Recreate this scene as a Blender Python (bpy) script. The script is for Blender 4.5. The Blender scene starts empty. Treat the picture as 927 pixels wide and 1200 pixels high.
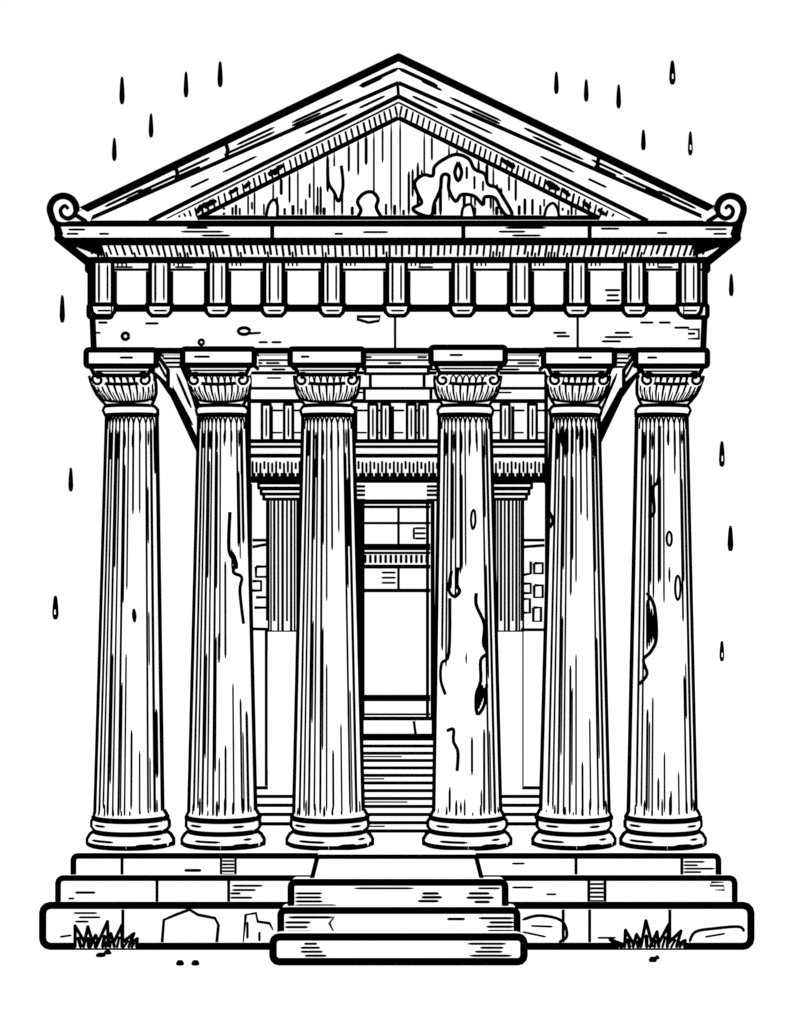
import bpy, math, random
from mathutils import Vector
random.seed(23)
D=60.0; S=0.02; ZC=10.2
def P(px,py,y=0.0):
    k=S*(D+y)/D
    return Vector(((px-463.5)*k, y, ZC-(py-600)*k))
GROUND=0.38
# ---------- materials ----------
def mat_self_lit(name,em=0.85,c=0.28):
    m=bpy.data.materials.new(name); m.use_nodes=True; nt=m.node_tree; nt.nodes.clear()
    o=nt.nodes.new('ShaderNodeOutputMaterial'); a=nt.nodes.new('ShaderNodeAddShader')
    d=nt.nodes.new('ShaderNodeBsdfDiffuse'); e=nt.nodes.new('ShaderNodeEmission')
    n=nt.nodes.new('ShaderNodeTexNoise'); n.inputs['Scale'].default_value=3
    r=nt.nodes.new('ShaderNodeValToRGB')
    r.color_ramp.elements[0].color=(c-.02,c-.02,c-.02,1); r.color_ramp.elements[1].color=(c+.02,c+.02,c+.02,1)
    nt.links.new(n.outputs['Fac'],r.inputs['Fac']); nt.links.new(r.outputs['Color'],d.inputs['Color'])
    e.inputs['Color'].default_value=(1,1,1,1); e.inputs['Strength'].default_value=em  # unlit white: emission supplies most brightness of stone and ground, not lamps
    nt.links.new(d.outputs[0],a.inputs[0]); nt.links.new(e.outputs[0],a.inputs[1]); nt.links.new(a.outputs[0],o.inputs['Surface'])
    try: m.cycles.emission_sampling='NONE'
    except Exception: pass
    return m
def mat_ink():
    m=bpy.data.materials.new('black_ink'); m.use_nodes=True; nt=m.node_tree; nt.nodes.clear()
    o=nt.nodes.new('ShaderNodeOutputMaterial'); d=nt.nodes.new('ShaderNodeBsdfDiffuse')
    d.inputs['Color'].default_value=(0,0,0,1)
    nt.links.new(d.outputs[0],o.inputs['Surface']); return m
WHITE=mat_self_lit('self_lit_white_stone'); INK=mat_ink(); GMAT=mat_self_lit('self_lit_white_ground')
def fat(w): return w*1.18 if w<3.6 else w*1.1
def lerp(a,b,t): return a+(b-a)*t
def smooth(pts,closed=False,n=4):
    m=len(pts); out=[]
    g=(lambda i: pts[i%m]) if closed else (lambda i: pts[max(0,min(m-1,i))])
    for i in range(m if closed else m-1):
        p0,p1,p2,p3=g(i-1),g(i),g(i+1),g(i+2)
        for k in range(n):
            t=k/n
            out.append(tuple(.5*(2*p1[j]+(p2[j]-p0[j])*t+(2*p0[j]-5*p1[j]+4*p2[j]-p3[j])*t*t+(-p0[j]+3*p1[j]-3*p2[j]+p3[j])*t**3) for j in (0,1)))
    if not closed: out.append(tuple(pts[-1]))
    return out
# ---------- mesh builder ----------
class Part:
    def __init__(s,name,parent=None):
        s.n=name; s.v=[]; s.f=[]; s.m=[]; s.parent=parent
    def add(s,vs,fs,mi):
        b=len(s.v); s.v+= [tuple(v) for v in vs]
        for f in fs: s.f.append([b+i for i in f]); s.m.append(mi)
    def prism3(s,front,back,mi=0):
        n=len(front); vs=list(front)+list(back)
        fs=[list(range(n)),list(range(2*n-1,n-1,-1))]
        for i in range(n):
            j=(i+1)%n; fs.append([j,i,n+i,n+j])
        s.add(vs,fs,mi)
    def prism(s,pts,y0,y1,mi=0):
        fr=[P(x,z,y0) for x,z in pts]; bk=[Vector((v.x,y1,v.z)) for v in fr]
        s.prism3(fr,bk,mi)
    def box(s,x0,z0,x1,z1,y0,y1,mi=0): s.prism([(x0,z0),(x1,z0),(x1,z1),(x0,z1)],y0,y1,mi)
    def ball(s,c,r,mi=1):
        vs=[];fs=[];U=8;V=5
        vs.append(c+Vector((0,0,r)))
        for j in range(1,V):
            a=math.pi*j/V
            for i in range(U):
                b=2*math.pi*i/U; vs.append(c+Vector((r*math.sin(a)*math.cos(b),r*math.sin(a)*math.sin(b),r*math.cos(a))))
        vs.append(c-Vector((0,0,r)))
        for i in range(U):
            fs.append([0,1+i,1+(i+1)%U]); 
            for j in range(V-2): fs.append([1+j*U+i,1+(j+1)*U+i,1+(j+1)*U+(i+1)%U,1+j*U+(i+1)%U])
            fs.append([len(vs)-1,1+(V-2)*U+(i+1)%U,1+(V-2)*U+i])
        s.add(vs,fs,mi)
    def tube(s,pts,rs,sides=6,mi=1):
        n=len(pts)
        if n<2: return
        vs=[];fs=[]
        for i,p in enumerate(pts):
            a=pts[max(0,i-1)]; b=pts[min(n-1,i+1)]
            t=(b-a)
            if t.length<1e-7: t=Vector((0,0,1))
            t.normalize()
            u=Vector((0,1,0)) if abs(t.y)<.9 else Vector((1,0,0))
            e1=t.cross(u).normalized(); e2=t.cross(e1)
            for k in range(sides):
                an=2*math.pi*(k)/sides
                vs.append(p+rs[i]*(math.cos(an)*e1+math.sin(an)*e2))
        for i in range(n-1):
            for k in range(sides):
                l=(k+1)%sides; fs.append([i*sides+k,i*sides+l,(i+1)*sides+l,(i+1)*sides+k])
        fs.append(list(range(sides))); fs.append([(n-1)*sides+k for k in range(sides-1,-1,-1)])
        s.add(vs,fs,mi)
    def st3(s,pts,w,taper=True,mi=1):
        n=len(pts); r=fat(w)*S/2
        if taper:
            if n==2:
                a,b=pts; pts=[a,a.lerp(b,.1),a.lerp(b,.9),b]; n=4
            rs=[r]*n; rs[0]=r*.45; rs[-1]=r*.45
        else: rs=[r]*n
        s.tube(pts,rs,6,mi)
    def L(s,pts,y,w,taper=True,mi=1): s.st3([P(a,b,y) for a,b in pts],w,taper,mi)
    def O3(s,pts,w,closed=False,mi=1):
        r=w*S/2*1.04; n=len(pts)
        for i in range(n if closed else n-1): s.tube([pts[i],pts[(i+1)%n]],[r,r],8,mi)
        for p in pts: s.ball(p,r*1.02,mi)
    def O(s,pts,y,w,closed=False): s.O3([P(a,b,y) for a,b in pts],w,closed)
    def block(s,pts,y0,y1,w,depth_edges=True):
        s.prism(pts,y0,y1,0); s.O(pts,y0,w,True)
        if depth_edges:
            fr=[P(a,b,y0) for a,b in pts]
            for i in range(len(fr)):
                v=fr[i]; s.tube([v,Vector((v.x,y1,v.z))],[w*S/2*.7]*2,6,1)
    def bb(s,x0,z0,x1,z1,y0,y1,w,de=True): s.block([(x0,z0),(x1,z0),(x1,z1),(x0,z1)],y0,y1,w,de)
    def rb(s,x0,z0,x1,z1,y0,y1,w,r=6):
        pts=[]
        for cx,cz,a0 in ((x1-r,z0+r,-90),(x1-r,z1-r,0),(x0+r,z1-r,90),(x0+r,z0+r,180)):
            for k in range(4):
                a=math.radians(a0+30*k); pts.append((cx+r*math.cos(a),cz+r*math.sin(a)))
        s.block(pts,y0,y1,w,False)
    def lathe(s,c,prof,seg=48,mi=0):
        vs=[];fs=[];n=len(prof)
        for (cx,z,r) in prof:
            for k in range(seg):
                a=2*math.pi*k/seg
                vs.append((cx+r*math.sin(a),c-r*math.cos(a),z))
        for i in range(n-1):
            for k in range(seg):
                l=(k+1)%seg; fs.append([i*seg+k,i*seg+l,(i+1)*seg+l,(i+1)*seg+k])
        fs.append(list(range(seg))); fs.append([(n-1)*seg+k for k in range(seg)])
        s.add(vs,fs,mi)
    def ring(s,cx,cy,z,r,w):
        pts=[Vector((cx+r*math.sin(a),cy-r*math.cos(a),z)) for a in [2*math.pi*k/40 for k in range(41)]]
        s.tube(pts,[w*S/2]*41,6,1)
    def build(s):
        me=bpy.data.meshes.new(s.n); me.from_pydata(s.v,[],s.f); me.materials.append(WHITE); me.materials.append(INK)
        me.polygons.foreach_set('material_index',s.m); me.update()
        o=bpy.data.objects.new(s.n,me); bpy.context.collection.objects.link(o)
        if s.parent: o.parent=s.parent
        return o
R=random.uniform
temple=bpy.data.objects.new('greek_temple',None); bpy.context.collection.objects.link(temple)

# ---------- stepped platform ----------
p=Part('stepped_platform',temple)
FLOOR=P(463,1003,-1.8).z
p.rb(86,1003,842,1034,-1.8,10,6.5,5)
p.rb(68,1029,861,1066,-2.4,10.5,6.5,6)
p.rb(50,1061,880,1109,-3.0,11,8,9)
y=-1.81
for x in (143,372,558,675,799): p.L([(x,1006),(x,1026)],y,3,False)
for z in (1009,1013,1017,1021,1025): p.L([(260,z),(275,z)],y,2)
p.L([(259,1005),(259,1026)],y,2.5); p.L([(276,1005),(276,1026)],y,2.5)
p.L([(216,1020),(236,1020)],y,3)
for z,a in ((1010,826),(1014,818),(1018,838),(1022,822)): p.L([(801,z),(a,z)],y,2)
p.L([(600,1012),(615,1012)],y,2); 
y=-2.41
for x in (184,268,690,709): p.L([(x,1032),(x,1058)],y,3,False)
p.L([(88,1046),(112,1046)],y,2.5); p.L([(80,1053),(87,1053)],y,2)
for a,b,z in ((272,308,1038),(272,300,1043),(270,282,1047),(270,296,1052)): p.L([(a,z),(b,z)],y,2.2)
for z in range(1036,1059,5): p.L([(691,z),(708,z)],y,2.2)
p.L([(600,1040),(625,1040)],y,2); p.L([(848,1034),(834,1034),(832,1038),(848,1038),(849,1043),(838,1043)],y,2)
p.L([(640,1048),(652,1048)],y,2)
y=-3.01
for x in (144,660,691,785): p.L([(x,1066),(x,1104)],y,3,False)
p.L([(190,1104),(192,1078),(206,1072),(222,1066),(232,1072),(252,1076),(256,1084),(254,1104)],y,3,False)
p.L([(285,1104),(288,1072),(300,1070),(302,1080),(316,1082),(320,1090)],y,3)
p.L([(290,1080),(290,1100)],y,2.5); p.L([(304,1092),(304,1103)],y,2.5)
for a,b,z in ((86,114,1070),(92,118,1075),(88,104,1080)): p.L([(a,z),(b,z)],y,2)
p.L(smooth([(612,1078),(630,1073),(652,1076),(662,1084),(664,1098),(655,1104)]),y,3)
p.L([(622,1085),(648,1086)],y,2); p.L([(612,1092),(640,1098)],y,2)
p.L(smooth([(808,1104),(815,1092),(838,1088),(866,1086),(872,1092)]),y,3); p.L([(826,1098),(850,1094)],y,2)
p.L([(700,1099),(722,1099)],y,2); p.L([(70,1098),(84,1096)],y,2)
p.build()

# ---------- front stairs ----------
p=Part('front_stairs',temple)
p.block([(372,1004),(558,1004),(566,1036),(364,1036)],-2.6,-1.5,5,False)
p.rb(341,1034,592,1070,-3.3,-1.5,7.5,5)
p.rb(329,1067,606,1101,-4.0,-1.5,7.5,5)
p.rb(320,1098,614,1127,-4.8,-1.5,8,7)
def hatch(p,x0,x1,z0,z1,n,y,w=2,side=0):
    for i in range(n):
        z=z0+(z1-z0)*i/max(1,n-1)
        a=x0+(R(0,(x1-x0)*.4) if side>=1 else 0); b=x1-(R(0,(x1-x0)*.4) if side<=1 else 0)
        p.L([(a,z),(b,z)],y,w)
y=-3.31
hatch(p,346,396,1047,1061,4,y,2.2,0); hatch(p,487,520,1047,1056,3,y,2.6,1); hatch(p,546,580,1047,1057,3,y,2.6,1)
p.L([(415,1041),(485,1041)],y,2); p.L([(560,1041),(586,1041)],y,2)
y=-4.01
p.L([(392,1074),(386,1082),(392,1094)],y,2.5); p.L([(338,1075),(390,1075)],y,2.5)
hatch(p,334,372,1081,1092,3,y,2.4,0); hatch(p,560,602,1076,1091,4,y,2.4,2); p.L([(524,1077),(545,1077)],y,2.6)
y=-4.81
hatch(p,346,388,1106,1120,4,y,2.2,1); hatch(p,546,604,1106,1120,4,y,2.2,1)
p.build()

# ---------- columns ----------
class Col:
    T=487; B=963
    def __init__(s,tl,tr,bl,br):
        s.tl,s.tr,s.bl,s.br=tl,tr,bl,br
    def geo(s,py):
        f=(py-s.T)/(s.B-s.T)
        l=lerp(s.tl,s.bl,f); r=lerp(s.tr,s.br,f)
        return (l+r)/2,(r-l)/2
    def pt(s,t,py,lift=0.008):
        c,h=s.geo(py); a=P(c,py,0); r=h*S+lift; t=max(-1,min(1,t))
        return Vector((a.x+r*t,-r*math.sqrt(max(0,1-t*t)),a.z))
cols=[Col(127,182,113,189),Col(235,287,223,298),Col(357,412,346,424),Col(517,573,510,585),Col(648,700,635,712),Col(748,803,738,814)]
caps=[(101,183),(214,298),(340,426),(505,592),(637,720),(745,829)]
bases=[(104,202),(215,308),(338,435),(498,597),(626,719),(729,825)]
def CT(p,c,pts,w,taper=True,lift=.008):
    q=[]
    for i in range(len(pts)-1):
        a=pts[i];b=pts[i+1]; n=max(1,int(abs(a[1]-b[1])/40),int(abs(a[0]-b[0])/.12))
        for k in range(n): q.append((lerp(a[0],b[0],k/n),lerp(a[1],b[1],k/n)))
    q.append(pts[-1])
    if taper and len(q)>=2:
        a,b=q[0],q[1]; e=min(1,6/max(1,abs(a[1]-b[1]))); q.insert(1,(lerp(a[0],b[0],e*.9),lerp(a[1],b[1],e*.9)))
        a,b=q[-1],q[-2]; e=min(1,6/max(1,abs(a[1]-b[1]))); q.insert(-1,(lerp(a[0],b[0],e*.9),lerp(a[1],b[1],e*.9)))
    pts3=[c.pt(t,z,lift) for t,z in q]; r=fat(w)*S/2; rs=[r]*len(q)
    if taper: rs[0]*=.45; rs[-1]*=.45
    p.tube(pts3,rs,6,1)
def CP(p,c,pts,w,taper=True):
    if len(pts)>2: pts=smooth(pts,False,4)
    q=[]
    for x,z in pts:
        cc,h=c.geo(z); q.append(((x-cc)/h,z))
    CT(p,c,q,w,taper)
blank={0:[(.1,.6,610,860),(-.1,.1,700,760)],  # flute lines left out: drawn white highlight strip, plus worn patches
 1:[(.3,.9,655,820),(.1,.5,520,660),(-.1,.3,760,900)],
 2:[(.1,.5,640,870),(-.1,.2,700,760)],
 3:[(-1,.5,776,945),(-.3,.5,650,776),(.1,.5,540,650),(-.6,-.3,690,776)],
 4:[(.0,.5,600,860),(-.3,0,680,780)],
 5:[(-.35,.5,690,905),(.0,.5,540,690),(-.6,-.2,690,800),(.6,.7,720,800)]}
TS=[-.84,-.71,-.56,-.40,-.22,-.03,.17,.42,.66,.84]
WS=[2.8,2.2,2.6,1.9,2.3,1.8,2.2,1.8,2.3,3.2]
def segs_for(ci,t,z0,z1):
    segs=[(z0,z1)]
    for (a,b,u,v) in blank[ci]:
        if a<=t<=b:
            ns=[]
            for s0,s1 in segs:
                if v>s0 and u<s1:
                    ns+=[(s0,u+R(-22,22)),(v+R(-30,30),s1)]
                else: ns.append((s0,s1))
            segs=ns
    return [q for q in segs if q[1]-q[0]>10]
for ci,c in enumerate(cols):
    p=Part('column_%d'%(ci+1),temple)
    prof=[]
    for k in range(13):
        z=lerp(c.T-8,c.B+4,k/12); cc,h=c.geo(z); a=P(cc,z,0); prof.append((a.x,a.z,h*S))
    p.lathe(0,prof,96,0)
    for sg in (-1,1):
        pts=[c.pt(sg,lerp(480,966,k/12)) for k in range(13)]
        p.tube(pts,[.077]*13,8,1)
    for k in range(1,12):
        th=math.radians(90+15*k)
        pts=[]
        for z in (490,960):
            cc,h=c.geo(z);a=P(cc,z,0);pts.append(Vector((a.x+h*S*math.sin(th),-h*S*math.cos(th),a.z)))
        p.tube(pts,[.022,.022],5,1)
    for i,t in enumerate(TS):
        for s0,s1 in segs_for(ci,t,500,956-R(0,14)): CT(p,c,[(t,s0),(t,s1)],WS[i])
    for i in (2,4,8):
        t=TS[i]+.065
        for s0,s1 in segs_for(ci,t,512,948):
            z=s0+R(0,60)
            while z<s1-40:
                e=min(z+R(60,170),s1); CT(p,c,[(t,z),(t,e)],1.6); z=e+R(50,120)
    XS=[-.95]+TS+[.95]
    for i in range(len(XS)-1):
        a,b=XS[i],XS[i+1]; m=(a+b)/2
        CT(p,c,[(a,503),(a,497),(lerp(a,m,.5),491),(m,489),(lerp(m,b,.5),491),(b,497),(b,503)],1.9,False)
    for k in range(6):  # ink hatching for shadow at the shaft top
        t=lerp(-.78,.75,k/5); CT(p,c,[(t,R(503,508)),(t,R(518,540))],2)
    for k in range(8):  # ink hatching for shadow at the shaft foot
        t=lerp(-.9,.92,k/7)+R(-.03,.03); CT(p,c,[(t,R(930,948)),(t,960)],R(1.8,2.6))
    # ---- neck + echinus + abacus
    cl,cr=caps[ci]; cc,h=c.geo(487); cx=(cl+cr)/2
    hw=(cr-cl)/2
    def W(py,hwp): 
        a=P(lerp(cc,cx,max(0,(487-py)/50)),py,0); return (a.x,a.z,hwp*S)
    prof=[W(489,h),W(485,h+2),W(481,h+3),W(477,h),W(474,h-2),W(468,h+2),W(461,h+6),W(453,h+8),W(445,h+9),W(440,h+9),W(430,h+8)]
    p.lathe(0,prof,64,0)
    for sg in (-1,1):
        pts=[Vector((a+sg*r,0,z)) for a,z,r in prof[:-1]]
        p.tube(pts,[.072]*len(pts),8,1)
    for py,ww,e in ((487,6,2),(476,5,0)):
        a=W(py,h+e); p.ring(a[0],0,a[1],a[2],ww)
    def E(py):
        z=P(0,py,0).z
        for i in range(len(prof)-1):
            if prof[i][1]<=z<=prof[i+1][1]:
                f=(z-prof[i][1])/(prof[i+1][1]-prof[i][1]); return lerp(prof[i][0],prof[i+1][0],f),lerp(prof[i][2],prof[i+1][2],f),z
        return prof[-1][0],prof[-1][2],z
    def EP(th,py):
        a,r,z=E(py); th=math.radians(th); r+=.01; return Vector((a+r*math.sin(th),-r*math.cos(th),z))
    for zc,dz,ww in ((444,8,4),(467,5,3.6)):
        p.tube([EP(a,zc+dz*math.cos(math.radians(a))) for a in range(-90,91,10)],[ww*S/2]*19,6,1)
    for a in range(-70,71,14):
        d=math.cos(math.radians(a)); z0=444+8*d; z1=466+5*d
        p.tube([EP(a,z0),EP(a,lerp(z0,z1,.5)),EP(a*.98,z1)],[.03,.026,.018],6,1)
        p.tube([EP(a+6,lerp(z0,z1,.5)),EP(a+6,z1)],[.01,.024],5,1)
    for a in (-34,-22,-10,2,14,26,36): # leaf tips over the band
        p.tube([EP(a,451),EP(a+2,444),EP(a+6,441),EP(a+10,444),EP(a+12,451)],[.022]*5,5,1)
    for sg in (-1,1): # curled corner volutes
        cv=P(cx+sg*(hw-14),445,-.78)
        disc=[cv+Vector((math.cos(a)*.16,0,math.sin(a)*.16)) for a in [6.2832*k/16 for k in range(16)]]
        p.prism3(disc,[v+Vector((0,.5,0)) for v in disc],0)
        pts=[cv+Vector((sg*math.cos(a)*rr,-.02,math.sin(a)*rr)) for a,rr in [(2.4-k*.5,.17-.0085*k) for k in range(17)]]
        p.tube(pts,[.034]*17,6,1)
    zt=408+[2,1,1,-1,2,2][ci]
    p.prism([(cl+6,zt+18),(cr-6,zt+18),(cr-11,zt+30),(cl+11,zt+30)],-.8,.78)
    p.O([(cl+5,zt+20),(cl+10,zt+30),(cr-10,zt+30),(cr-5,zt+20)],-.81,4.6)
    p.rb(cl,zt,cr,zt+19,-.9,.85,6.5,3)
    for px in (cl+1,cr-1):
        for pz in (zt+2,zt+18):
            a=P(px,pz,-.9); p.tube([a,Vector((a.x,.85,a.z))],[.05,.05],6,1)
    p.L([(cl+8,zt+25),(cr-8,zt+25)],-.83,1.8)
    x=R(cl+10,cr-34); p.L([(x,zt+9),(x+R(10,20),zt+9)],-.91,2.4)
    if ci in (0,5):
        sg=1 if ci==0 else -1; e=cr if ci==0 else cl
        fr=[P(e,zt+4,-.5),P(e+sg*14,zt+24,-.5),P(e+sg*14,zt+42,-.5),P(e-sg*4,zt+26,-.5)]
        if sg<0: fr=fr[::-1]
        p.prism3(fr,[v+Vector((0,1.2,0)) for v in fr],0)
        p.O3(fr,4.5,True)
        p.st3([P(e+sg*2,zt+14,-.52),P(e+sg*12,zt+33,-.52)],2.6)
    # ---- base
    bl,br=bases[ci]; bx=(bl+br)/2; bh=(br-bl)/2; a0=P(bx,980,0).x
    hb=c.geo(963)[1]
    Zb=lambda py: P(0,py,-.9).z
    rows=[(955,hb),(960,hb+3),(963,bh-9),(968,bh-5),(973,bh-5),(977,bh-8),(980,bh-8),(984,bh-3),(989,bh),(994,bh),(998,bh-3)]
    pr=[(a0,Zb(z),r*S) for z,r in rows]; pr[-1]=(a0,FLOOR,pr[-1][2]); pr.reverse()
    p.lathe(0,pr,64,0)
    for sg in (-1,1): p.tube([Vector((x+sg*r,0,z)) for x,z,r in pr],[.078]*len(pr),8,1)
    for z,r,ww in ((963,hb+5,6.5),(979,bh-7,6.5)): p.ring(a0,0,Zb(z),r*S,ww)
    p.ring(a0,0,FLOOR+.06,(bh-2)*S,8)
    for (z,th0,n) in ((970,-60,6),(970,25,5),(987,-50,9),(991,10,6),(985,40,4)):
        rr=(bh-4 if z<980 else bh)*S+.01; th0+=R(-10,10); zz=Zb(z)
        pts=[Vector((a0+rr*math.sin(math.radians(th0+q*5)),-rr*math.cos(math.radians(th0+q*5)),zz)) for q in range(n)]
        p.tube(pts,[.012]+[.03]*(n-2)+[.012],6,1)
    # ---- damage and drip marks
    if ci==0:
        CP(p,c,[(160,712),(161,728)],5); CP(p,c,[(181,500),(182,555)],4); CP(p,c,[(184,830),(185,910)],3.4)
    if ci==1:
        CP(p,c,[(271,600),(270,644),(277,658),(275,670),(284,676),(282,692),(286,730)],4,False); CP(p,c,[(273,646),(279,666)],6)
        CP(p,c,[(259,740),(259,775)],2.6); CP(p,c,[(283,500),(284,560)],4)
    if ci==2:
        CP(p,c,[(372,510),(372,560)],3); CP(p,c,[(408,560),(409,640)],4.5)
    if ci==3:
        CP(p,c,[(552,600),(555,598),(556,612),(553,620),(551,610),(552,600)],2.5,False)
        CP(p,c,[(529,668),(526,690),(532,698),(538,692),(535,684),(536,664)],4,False)
        CP(p,c,[(527,700),(526,764),(518,776),(517,796),(522,812)],4,False)
        CP(p,c,[(557,694),(557,708),(566,730),(565,752),(569,764),(562,772),(562,796),(557,812),(558,834),(566,824),(569,800)],4,False)
        for k in range(4): CP(p,c,[(560+k*2,804+R(-6,6)),(560+k*1.6,828-k*4)],3.4)
        CP(p,c,[(524,854),(531,852),(531,866),(536,878),(535,900)],3.5,False); CP(p,c,[(552,860),(552,905)],2.4); CP(p,c,[(566,852),(566,950)],2.6)
    if ci==4:
        for k in range(8): CP(p,c,[(652+k*5.6,500),(652+k*5.6,514+R(0,22))],3.4)
        CP(p,c,[(642,596),(648,610),(642,622)],4.5)
    if ci==5:
        CP(p,c,[(770,500),(769,560),(763,572),(764,600),(758,606)],3.5,False)
        for a,b,w2,h2 in ((781,631,3,8),(791,688,3.2,14)):
            CP(p,c,[(a+w2*math.cos(6.2832*k/8),b+h2*math.sin(6.2832*k/8)) for k in range(9)],2.6,False)
        CP(p,c,[(756,694),(764,710),(766,746),(760,762),(752,772),(756,788),(748,800)],4,False)
        for k in range(4): CP(p,c,[(756+k*2.4,702+5*k),(756+k*2.4,760-4*k)],2.4)
    p.build()

# ---------- architrave ----------
p=Part('architrave',temple)
p.block([(108,362),(826,362),(824,411),(110,411)],-.72,.72,7)
y=-.73
p.L([(463,368),(463,410)],y,2.6,False); p.L([(677,372),(677,410)],y,2.6,False)
p.L([(115,378),(126,378)],y,2.5); p.L([(112,390),(118,390)],y,2)
def loop(p,cx,cz,a,b,y,w,n=10):
    p.L([(cx+a*math.cos(6.2832*k/n),cz+b*math.sin(6.2832*k/n)) for k in range(n+1)],y,w,False)
loop(p,147,394,4,4,y,3.5); p.L([(170,379),(186,379)],y,2.5)
loop(p,236,401,3,3,y,3); loop(p,286,388,7,4,y,3.5); p.L([(288,391),(306,390)],y,2.5)
p.L([(303,401),(314,401)],y,2.4); p.L([(318,401),(330,401)],y,2.4)
p.L([(418,371),(446,371),(444,376),(432,378),(418,374)],y,3,False)
for a,b,z in ((648,664,390),(652,668,394),(720,738,390),(708,742,395),(705,728,400),(750,766,378),(772,786,378),(790,808,384)): p.L([(a,z),(b,z)],y,2.4)
p.L([(806,386),(819,386),(819,397),(806,397)],y,3)
p.L([(806,391),(815,391)],y,2.4)
for x0,x1 in ((104,131),(801,829)):
    p.rb(x0,357,x1,372,-1.0,-.6,5.5,3)
p.build()

# ---------- frieze ----------
p=Part('frieze',temple)
p.block([(106,305),(826,305),(826,361),(106,361)],-.70,.7,7)
tri=[121,187,255,321,389,465,542,610,676,744,808]
y=-.71
p.L([(106,316),(826,316)],y,2.6,False); p.L([(106,360),(826,360)],y,6,False)
for i,x in enumerate(tri):
    p.bb(x-11,303,x+11,359,-.92,-.6,4.6)
    p.L([(x-5,307),(x-5,355)],-.93,2.4); 
    p.L([(x+5,310),(x+5,352)],-.93,2); 
    p.block([(x-15,357),(x+15,357),(x+13,366),(x+9,370),(x-9,370),(x-13,366)],-1.05,-.6,4.6,False)
    p.L([(x-7,364),(x+9,364)],-1.06,2)
for i in range(len(tri)-1):
    a=tri[i]+13; b=tri[i+1]-13
    p.L([(a+1,318),(a+1,356)],y,4,False); p.L([(b-1,318),(b-1,356)],y,4,False)
    for k in range(3): p.L([(a+4+5*k,308),(a+4+5*k,312)],y,1.8)
for a,b,z0,z1 in ((134,156,308,313),(205,235,308,313),(770,792,308,313),(490,512,308,313)): hatch(p,a,b,z0,z1,2,y,2)
hatch(p,702,728,340,352,3,y,2.4,1)
p.build()

# ---------- cornice ----------
p=Part('cornice',temple)
p.block([(76,284),(856,284),(826,306),(106,306)],-1.05,1.0,5,False)
p.O([(68,279),(104,308),(104,316)],-1.06,9); p.O([(864,279),(828,308),(828,316)],-1.06,9)
p.L([(104,304.5),(828,304.5)],-1.06,6.5,False); p.L([(78,285),(854,285)],-1.06,5,False)
x=96
while x<838:
    sk=(x-465)/375*-5
    lo=302-R(0,4)
    if x<112: lo=286+(x-86)*.7
    if x>820: lo=286+(846-x)*.7
    if lo>290:
        p.L([(x,287),(x+sk,lo)],-1.06,R(2.1,2.8))
        if R(0,1)<.22 and 112<x<820: p.L([(x+3.6+sk*.5,R(294,296)),(x+3.6+sk,303)],-1.06,2.2)
    x+=R(6.8,9)
for k in range(14):
    x=86+k*2.4; p.L([(x,287),(x+2,289+ k*.9)],-1.07,2.4); x=846-k*2.4; p.L([(x,287),(x-2,289+k*.9)],-1.07,2.4)
p.block([(66,262),(867,262),(864,277),(857,282),(75,282),(68,277)],-1.4,1.2,7,False)
for x in (319,543,691): p.L([(x,262),(x,281)],-1.41,4.5,False)
y=-1.41
for a,b,z in ((218,244,267),(212,262,271.5),(236,270,276),(116,128,274),(592,640,267),(584,616,271.5),(600,634,276),(392,402,274),(80,100,269),(78,92,274),(425,455,272),(704,726,268),(770,782,273),(826,852,268.5),(836,852,274)): p.L([(a,z),(b,z)],y,2.2)
p.build()

# ---------- pediment / roof ----------
p=Part('pediment',temple)
p.prism([(467,133),(706,260),(228,260)],-.75,8)
p.L([(232,255),(702,255)],-.76,5,False)
y=-.76
def rake(x,apex,slope=.5): return apex+abs(x-467)*slope
x=252; i=0
while x<690:
    top=rake(x,139)+2
    h=252-top
    if h>4:
        r=R(0,1); w=R(2,3.4)
        if r<.36: p.L([(x,top),(x,top+h*R(.3,.8))],y,w)
        elif r<.58: p.L([(x,252-h*R(.3,.7)),(x,252)],y,w)
        elif r<.88: p.L([(x,top),(x,252)],y,2)
        else:
            p.L([(x,top),(x,top+h*.3)],y,w); p.L([(x,252-h*.35),(x,252)],y,w)
        if R(0,1)<.28: p.L([(x+4.5,top+h*R(.3,.5)),(x+4.5,top+h*R(.6,.95))],y,R(2,2.6))
        if R(0,1)<.35: p.L([(x+4,250-R(4,12)),(x+4,252)],y,R(2.6,4))
    x+=R(7.5,11)
def wp(pts,closed=False,w=4): 
    q=smooth(pts,closed,5)
    p.prism(q,y-.06,y+.1,0); p.L(q+([q[0]] if closed else []),y-.07,w,False)
wp([(420,253),(423,246),(419,236),(426,227),(436,225),(443,233),(441,243),(446,253)])
# big cloud-shaped stain, built of rounded lobes
wp([(505,253),(509,238),(516,222),(518,206),(526,206),(526,222),(534,236),(541,228),(556,230),(566,240),(568,231),(580,232),(586,243),(594,253),(600,250),(590,232),(582,220),(572,216),(568,204),(556,198),(549,186),(534,181),(518,188),(509,196),(507,206),(496,205),(486,214),(490,228),(494,238),(484,244),(490,250)],True,4)
wp([(541,253),(543,243),(552,240),(556,253)],False,3)
p.L(smooth([(537,190),(541,202),(537,212),(533,202),(537,190)]),y-.08,4,False)
p.L([(547,195),(547,210)],y-.08,2.6); p.L([(556,206),(556,222)],y-.08,2.4); p.L([(566,212),(566,224)],y-.08,2.4)
wp([(384,196),(385,214),(392,226),(397,236),(402,218),(400,194)],False,3.6)
wp([(312,253),(315,240),(321,234),(325,240),(325,253)],False,3.2)
wp([(638,253),(641,243),(648,238),(653,244),(655,253)],False,3)
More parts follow.
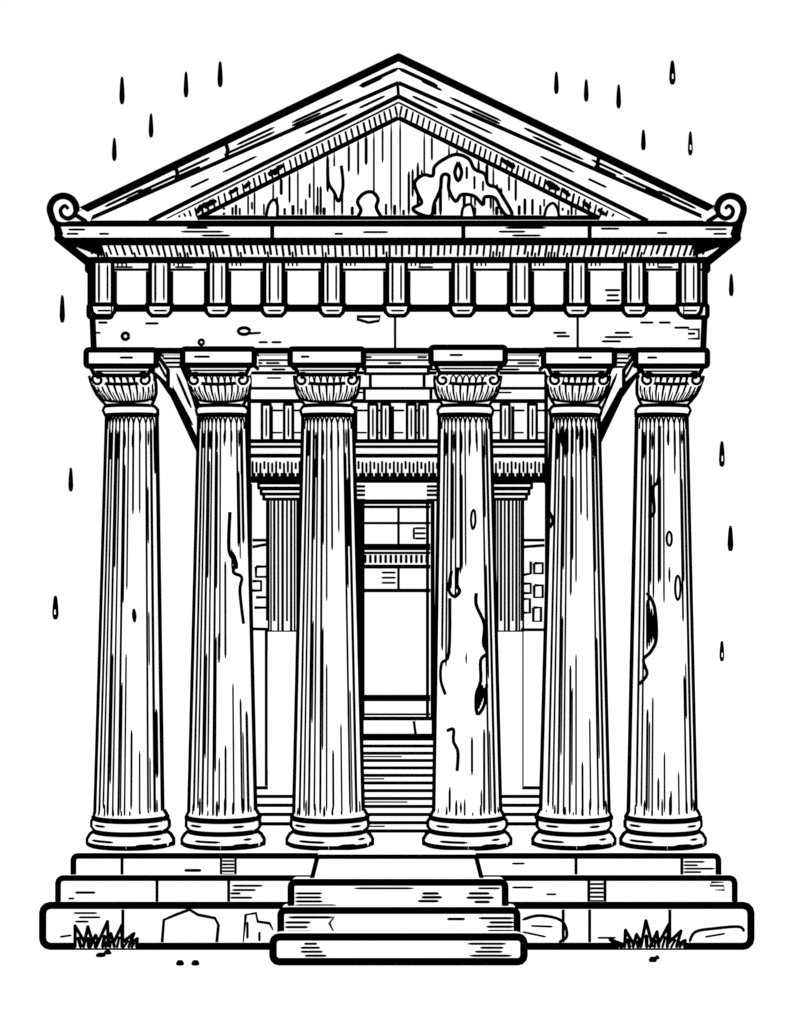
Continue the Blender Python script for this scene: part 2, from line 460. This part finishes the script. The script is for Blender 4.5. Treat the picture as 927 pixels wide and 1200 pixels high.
for sg in (-1,1):
    X=lambda d: 467+sg*d
    poly=[(X(0),111),(X(284),257),(X(240),257),(X(0),137)]
    if sg<0: poly=poly[::-1]
    p.prism(poly,-1.0,8)
    p.L([(X(0),138),(X(236),256)],-1.01,5,False)
    p.L([(X(0),120),(X(272),256)],-1.01,2,False)
    d=4
    while d<258:
        a=113+d*.507
        ex=min(254,a+21)
        p.L([(X(d),a+9),(X(d-2.5),ex)],-1.02,R(2,2.6))
        d+=R(5.8,7.4)
    for k in range(9):
        d=R(90,235); a=113+d*.507
        p.L([(X(d),a+R(10,14)),(X(d+R(6,13)),a+R(19,23))],-1.03,R(4,6))
    poly=[(X(0),66),(X(375),252),(X(375),260),(X(286),260),(X(0),113)]
    if sg<0: poly=poly[::-1]
    p.prism(poly,-1.35,9)
    y2=-1.36
    p.O([(X(0),67),(X(378),250)],y2,9)
    p.L([(X(0),97),(X(368),259)],y2,4.4,False)
    p.L([(X(0),113),(X(292),259)],y2,5,False)
    p.L([(X(0),80),(X(46),101)],y2,4)
    for (d,l,fr) in ((60,60,.62),(88,34,.82),(140,44,.4),(150,60,.7),(215,38,.42),(228,26,.8),(262,46,.6),(285,30,.8),(300,44,.4),(20,24,.45)):
        d+=R(-8,8) if sg<0 else R(-4,14); 
        f=lambda q: lerp(71+q*.487,96+q*.44,fr)
        l=min(l,350-d)
        p.L([(X(d),f(d)),(X(d+l),f(d+l))],y2,R(2.4,3))
    for (d,l) in ((16,30),(60,50),(166,40),(222,22)):
        f=lambda q: lerp(97+q*.44,113+q*.5,.5)
        p.L([(X(d),f(d)),(X(d+l),f(d+l))],y2,R(2.2,2.8))
    for d in ((236,) if sg>0 else (203,262)):
        a=67+d*.487; b=96+d*.44
        p.L([(X(d),a),(X(d-3),(a+b)/2),(X(d-1),b+2)],y2,4.4,False)
p.L([(466,98),(467,112)],-1.36,3)
p.build()
# scroll acroteria (open curled hooks)
for name,sg in (('scroll_acroterion_left',-1),('scroll_acroterion_right',1)):
    p=Part(name,temple)
    cx=465+sg*391; cz=245
    X=lambda d: cx+sg*d
    disc=[(X(15*math.cos(a)),cz+15*math.sin(a)) for a in [6.2832*k/24 for k in range(24)]]
    p.prism(disc,-1.5,-.9) 
    p.prism([(X(-30),263),(X(5),263),(X(10),245),(X(-14),240),(X(-34),252)],-1.45,-.9)
    arc=[(X(15.5*math.cos(math.radians(a))),cz+15.5*math.sin(math.radians(a))) for a in range(180,386,12)]
    tail=[(X(12),258),(X(7),265),(X(4),274)]
    p.O(arc+tail,-1.52,7.6)
    curl=smooth([(X(-15.5),245),(X(-13),252),(X(-6),256),(X(1),253),(X(3),246),(X(-2),241),(X(-6),245)],False,4)
    p.tube([P(a,b,-1.53) for a,b in curl],[lerp(.062,.04,i/(len(curl)-1)) for i in range(len(curl))],8,1)
    p.O([(X(-13),251),(X(-26),259)],-1.5,5)
    p.build()

# ---------- side beams ----------
p=Part('side_beams',temple)
for sg in (-1,1):
    X=lambda d: 465+sg*d
    A=[P(X(278),412,.9),P(X(246),412,.9),P(X(228),500,5),P(X(233),524,5),P(X(262),462,1.5),P(X(278),440,.9)]
    B=[v+Vector((sg*.5,.3,0)) for v in A]
    if sg>0: A,B=A[::-1],B[::-1]
    p.prism3(A,B,0)
    p.O3([P(X(280),436,.88),P(X(262),462,1.48),P(X(232),526,4.98)],9)
    p.O3([P(X(252),428,.88),P(X(243),448,1.4),P(X(228),498,4.98)],6)
    p.st3([P(X(268),446,.95),P(X(232),512,4.85)],3.4)
    p.st3([P(X(258),438,.95),P(X(230),504,4.85)],3)
    for z in (415,420,425,430):
        p.L([(X(276),z),(X(250),z)],.85,2.4)
p.build()

# ---------- inner entablature ----------
p=Part('inner_entablature',temple)
p.box(290,372,646,566,6,9)
p.box(290,366,646,570,8.2,9)
p.O([(292,412),(292,566)],6,5); p.O([(640,412),(640,566)],6,5)
y=5.98
for z,w in ((415,3),(422,2.4),(429,2.4),(437,4),(455,3.4),(470,5),(517,5),(523.5,3.4),(534,5),(562,8)):
    p.L([(291,z),(641,z)],y,w,False)
for k in range(26):
    x=R(293,615); z=random.choice((418.5,425.5,433)); p.L([(x,z),(x+R(8,28),z)],y,2.4)
for k in range(18):
    x=R(293,615); z=random.choice((443,448,460,465)); p.L([(x,z),(x+R(8,24),z)],y,2)
p.bb(428,430,502,438,5.7,6.2,4); p.bb(434,438,497,455,5.6,6.2,4); p.bb(427,455,505,470,5.7,6.2,4)
for x in (312,338,437,452,482,496,592,624):
    p.bb(x-5,474,x+5,516,5.8,6.2,3.6); p.L([(x,478),(x,512)],5.78,2.2)
for x in (325,350,424,444,467,490,580,608,634):
    p.L([(x-7,476),(x-7,515)],y,4,False); p.L([(x-7,481),(x+7,481)],y,2.4); p.L([(x-6,507),(x+6,507)],y,2)
x=296; i=0
while x<640:
    p.L([(x,540+ (i%3)),(x,[559,554,559,550][i%4])],y,2.6); x+=4.6; i+=1
x=298
while x<640:
    p.L([(x,554),(x,561)],y,3); x+=4.6
for z in (570,575,580,586): p.L([(352,z),(428,z)],7.4,3,False); p.L([(500,z),(580,z)],7.4,3,False)
p.build()

# ---------- cella wall ----------
p=Part('cella_wall',temple)
fl=960
p.box(294,560,424,fl,7.5,9); p.box(505,560,641,fl,7.5,9); p.box(424,560,505,588,7.5,9); p.box(424,842,505,fl,7.5,9)
p.box(411,570,519,866,8.6,9)
y=7.48
p.L([(294,566),(294,935)],y,3,False); p.L([(640,566),(640,935)],y,3,False)
p.L([(423,586),(423,862)],y,9,False); p.L([(501,586),(501,862)],y,4,False); p.L([(507,586),(507,862)],y,5,False)
p.L([(416,590),(416,935)],y,3,False)
p.L([(420,588),(508,588)],y,6,False)
for pts in ([(296,633),(312,633)],[(296,641),(312,638)],[(300,664),(313,664),(313,676),(300,676),(300,664)],[(296,681),(306,681),(306,692),(296,692)],[(300,700),(313,700),(313,712),(298,712)],[(296,737),(350,738)],[(312,737),(312,934)],
            [(314,740),(314,762),(322,762),(322,740)],[(326,740),(326,752),(337,752),(337,740)],[(341,738),(341,757),(349,757)],[(328,758),(328,764),(338,766),(340,758)],[(341,770),(341,780),(349,780)],
            [(612,633),(638,633)],[(612,641),(638,639)],[(622,658),(622,672),(612,674)],[(626,660),(636,660),(636,672),(626,672),(626,660)],[(612,684),(622,684),(622,695),(612,695)],[(626,686),(636,686),(636,700),(626,700),(626,686)],[(612,702),(621,702),(621,718),(612,718)],[(625,712),(634,712),(634,728),(625,728),(625,712)],
            [(612,737),(612,936)],[(584,738),(640,738)]):
    p.L(pts,y,3.4,False)
loop(p,318,912,6,10,y,3.5); p.L([(314,908),(322,908)],y,2.5)
y=8.58
for z,w in ((594,3.4),(613,3),(641,8),(648,3),(664,5),(692,4.5),(818,8),(838,4.5)): p.L([(420,z),(508,z)],y,w,False)
p.L([(467,594),(467,641)],y,3,False); p.L([(467,665),(467,692)],y,3,False)
x=428
while x<502: p.L([(x,650),(x,660)],y,3.2); x+=6
for z in (619,625,631): p.L([(486,z),(499,z)],y,2.6)
p.L([(485,618),(485,632)],y,2.6)
for z in (671,677,683): p.L([(447,z),(464,z)],y,2.4)
p.build()

# ---------- inner columns ----------
for name,x0,x1 in (('inner_column_left',314,350),('inner_column_right',579,612)):
    p=Part(name,temple); cx=(x0+x1)/2; r=(x1-x0)/2
    yc=6.8; k=S*(D+yc)/D
    a=P(cx,585,yc); b=P(cx,738,yc)
    p.lathe(yc,[(b.x,b.z,r*k),(a.x,a.z,r*k)],40)
    n=11
    for i in range(n):
        t=math.sin(math.radians(lerp(-90,90,i/(n-1))))*.75+lerp(-1,1,i/(n-1))*.25; cy=math.sqrt(max(0,1-t*t))
        q=[Vector((a.x+r*k*t,yc-r*k*cy-.01,z)) for z in (a.z,lerp(a.z,b.z,1 if i%3 else .93))]
        p.tube(q,[.055 if i in(0,n-1) else (.036 if i%2 else .028)]*2,6,1)
    for z,e in ((566,11),(573,8),(579,5)):
        p.bb(cx-r-e,z,cx+r+e,z+6,yc-.6-e*.02,yc+.6,4,False)
    p.box(x0,738,x1,960,yc-.1,7.6)
    p.L([(x0-2,738),(x1+2,738)],yc-.13,5,False)
    p.L([(x1 if x0<400 else x0,738),(x1 if x0<400 else x0,930)],yc-.1,2.8,False)
    p.build()

# ---------- inner stairs ----------
p=Part('inner_stairs',temple)
n=13; ztop=P(463,866,7.3).z; y0=1.6; y1=7.3
for i in range(n):
    zt=lerp(FLOOR,ztop,(i+1)/n); yf=lerp(y0,y1,i/(n-1))
    xl=P(418,900,yf).x; xr=P(510,900,yf).x
    fr=[Vector((xl,yf,zt)),Vector((xr,yf,zt)),Vector((xr,yf,FLOOR-.1)),Vector((xl,yf,FLOOR-.1))]
    bk=[Vector((v.x,7.6,v.z)) for v in fr]
    p.prism3(fr,bk,0)
    p.tube([fr[0],fr[1]],[.042,.042],6,1)
    if i%3==1: p.tube([fr[0]-Vector((0,0,.09)),Vector((lerp(fr[0].x,fr[1].x,R(.3,.7)),yf,zt-.09))],[.02,.02],5,1)
p.O([(424,862),(424,1000)],1.5,4)
p.tube([P(424,998,1.5),P(508,998,1.5)],[.04,.04],6,1)
p.bb(424,842,508,862,7.0,7.6,5); p.L([(485,845),(487,860)],6.98,3,False)
for x0,x1 in ((298,348),(588,633)):
    for i in range(5):
        yf=lerp(3.2,7.0,i/4); zt=FLOOR+.12*(i+1)
        k=S*(D+yf)/D; a=(x0-463.5)*k; b=(x1-463.5)*k
        fr=[Vector((a,yf,zt)),Vector((b,yf,zt)),Vector((b,yf,FLOOR-.1)),Vector((a,yf,FLOOR-.1))]
        p.prism3(fr,[Vector((v.x,7.6,v.z)) for v in fr],0); p.tube([fr[0],fr[1]],[.045,.045],6,1)
p.build()

# ---------- roof ceiling ----------
p=Part('ceiling',temple)
fr=[Vector((-7.1,.73,P(0,362,0).z)),Vector((7.1,.73,P(0,362,0).z)),Vector((7.1,.73,P(0,345,0).z)),Vector((-7.1,.73,P(0,345,0).z))]
p.prism3(fr,[Vector((v.x,9.01,v.z)) for v in fr],0); p.build()

# ---------- rain ----------
p=Part('rain')
drops=[(143,106,32,5.5,0),(218,99,30,5,0),(258,87,30,5.5,0),(177,147,28,5,0),(134,175,27,5,0),(652,97,26,5,0),(687,106,26,5,0),(725,113,28,5,0),(788,85,28,6.5,1),(754,164,24,5,0),(809,168,28,5,1),(73,362,32,5.5,0),(857,334,26,5,0),(83,562,28,5,0),(65,712,28,6.5,1),(846,532,30,6,1),(856,631,30,6,0),(846,763,24,5,1)]
for i,(x,z,h,w,hollow) in enumerate(drops):
    yy=[-1.2,.4,-2,1,-.5,2,-1.5][i%7]; k=S*(D+yy)/D
    prof=[]
    for f,r in ((0,.35),(.1,.6),(.4,.85),(.75,1),(.9,.85),(1,.5)):
        a=P(x,z-h/2+h*f,yy); prof.append((a.x,a.z,r*w*k/2*1.2))
    p.lathe(yy,prof,12,1)
    if hollow: p.tube([P(x,z+h*.08,yy)-Vector((0,w*k*.56,0)),P(x,z+h*.28,yy)-Vector((0,w*k*.62,0))],[.012,.018],6,0)
p.build()

# ---------- grass tufts ----------
def tuft(spikes,yy):
    p=Part('grass_tuft')
    base=1108
    for i,(bx,tx,tz,w) in enumerate(spikes):
        yy2=yy-.03*i
        p.prism([(bx-w,base+3),(tx,tz),(bx+w,base+3)],yy2,yy2+.03,0)
        p.O([(bx-w,base+1),(tx,tz)],yy2,3.8); p.O([(bx+w,base+1),(tx,tz)],yy2,3.8)
    for i,(bx,tx,tz,w) in enumerate(spikes):
        p.L([(bx,base+3),(lerp(bx,tx,.5),lerp(base,tz,.45))],yy-.3,2.6 if i%2 else 4)
    return p.build()
tuft([(95,88,1085,7),(154,161,1100,6),(104,103,1086,6),(144,157,1094,7),(112,112,1096,6),(137,143,1084,6),(120,126,1080,7),(129,130,1094,5)],-3.35)
tuft([(730,715,1101,6),(796,803,1102,6),(738,733,1090,6),(786,798,1091,7),(748,746,1095,6),(776,784,1083,6),(758,757,1079,7),(767,770,1092,5)],-3.35)
# ---------- pebbles ----------
p=Part('pebbles')
def peb(x,py,a,b):
    yy=(ZC-GROUND)/S*D/(py-600)-D; c=P(x,py,yy); k=S*(D+yy)/D
    p.lathe(c.y,[(c.x,c.z-.02,a*k*.8),(c.x,c.z+b*k*.6,a*k),(c.x,c.z+b*k*1.4,a*k*.6)],12,1)
for x,py,a,b in ((118,1121,6,3),(126,1118,5,3),(211,1131,5,4),(229,1131,5,4),(765,1127,5,4),(770,1124,3,3)): peb(x,py,a,b)
p.build()
# ---------- ground ----------
me=bpy.data.meshes.new('ground'); s=3000
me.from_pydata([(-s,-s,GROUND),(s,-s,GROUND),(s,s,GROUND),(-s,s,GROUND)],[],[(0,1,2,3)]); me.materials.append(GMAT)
g=bpy.data.objects.new('ground',me); bpy.context.collection.objects.link(g)
# ---------- world / light / camera ----------
w=bpy.data.worlds.new('World'); bpy.context.scene.world=w; w.use_nodes=True
w.node_tree.nodes['Background'].inputs[0].default_value=(1,1,1,1); w.node_tree.nodes['Background'].inputs[1].default_value=1.0
l=bpy.data.lights.new('sun','SUN'); l.energy=.5; l.angle=math.radians(20); lo=bpy.data.objects.new('sun',l); bpy.context.collection.objects.link(lo)
lo.rotation_euler=(math.radians(45),0,math.radians(-15))
cam=bpy.data.cameras.new('camera'); co=bpy.data.objects.new('camera',cam); bpy.context.collection.objects.link(co)
co.location=(0,-D,ZC); co.rotation_euler=(math.radians(90),0,0)
cam.sensor_fit='VERTICAL'; cam.sensor_height=36; cam.lens=36*D/(1200*S); cam.clip_end=10000
sc=bpy.context.scene; sc.camera=co
sc.view_settings.view_transform='Standard'; sc.view_settings.look='None'; sc.view_settings.exposure=0
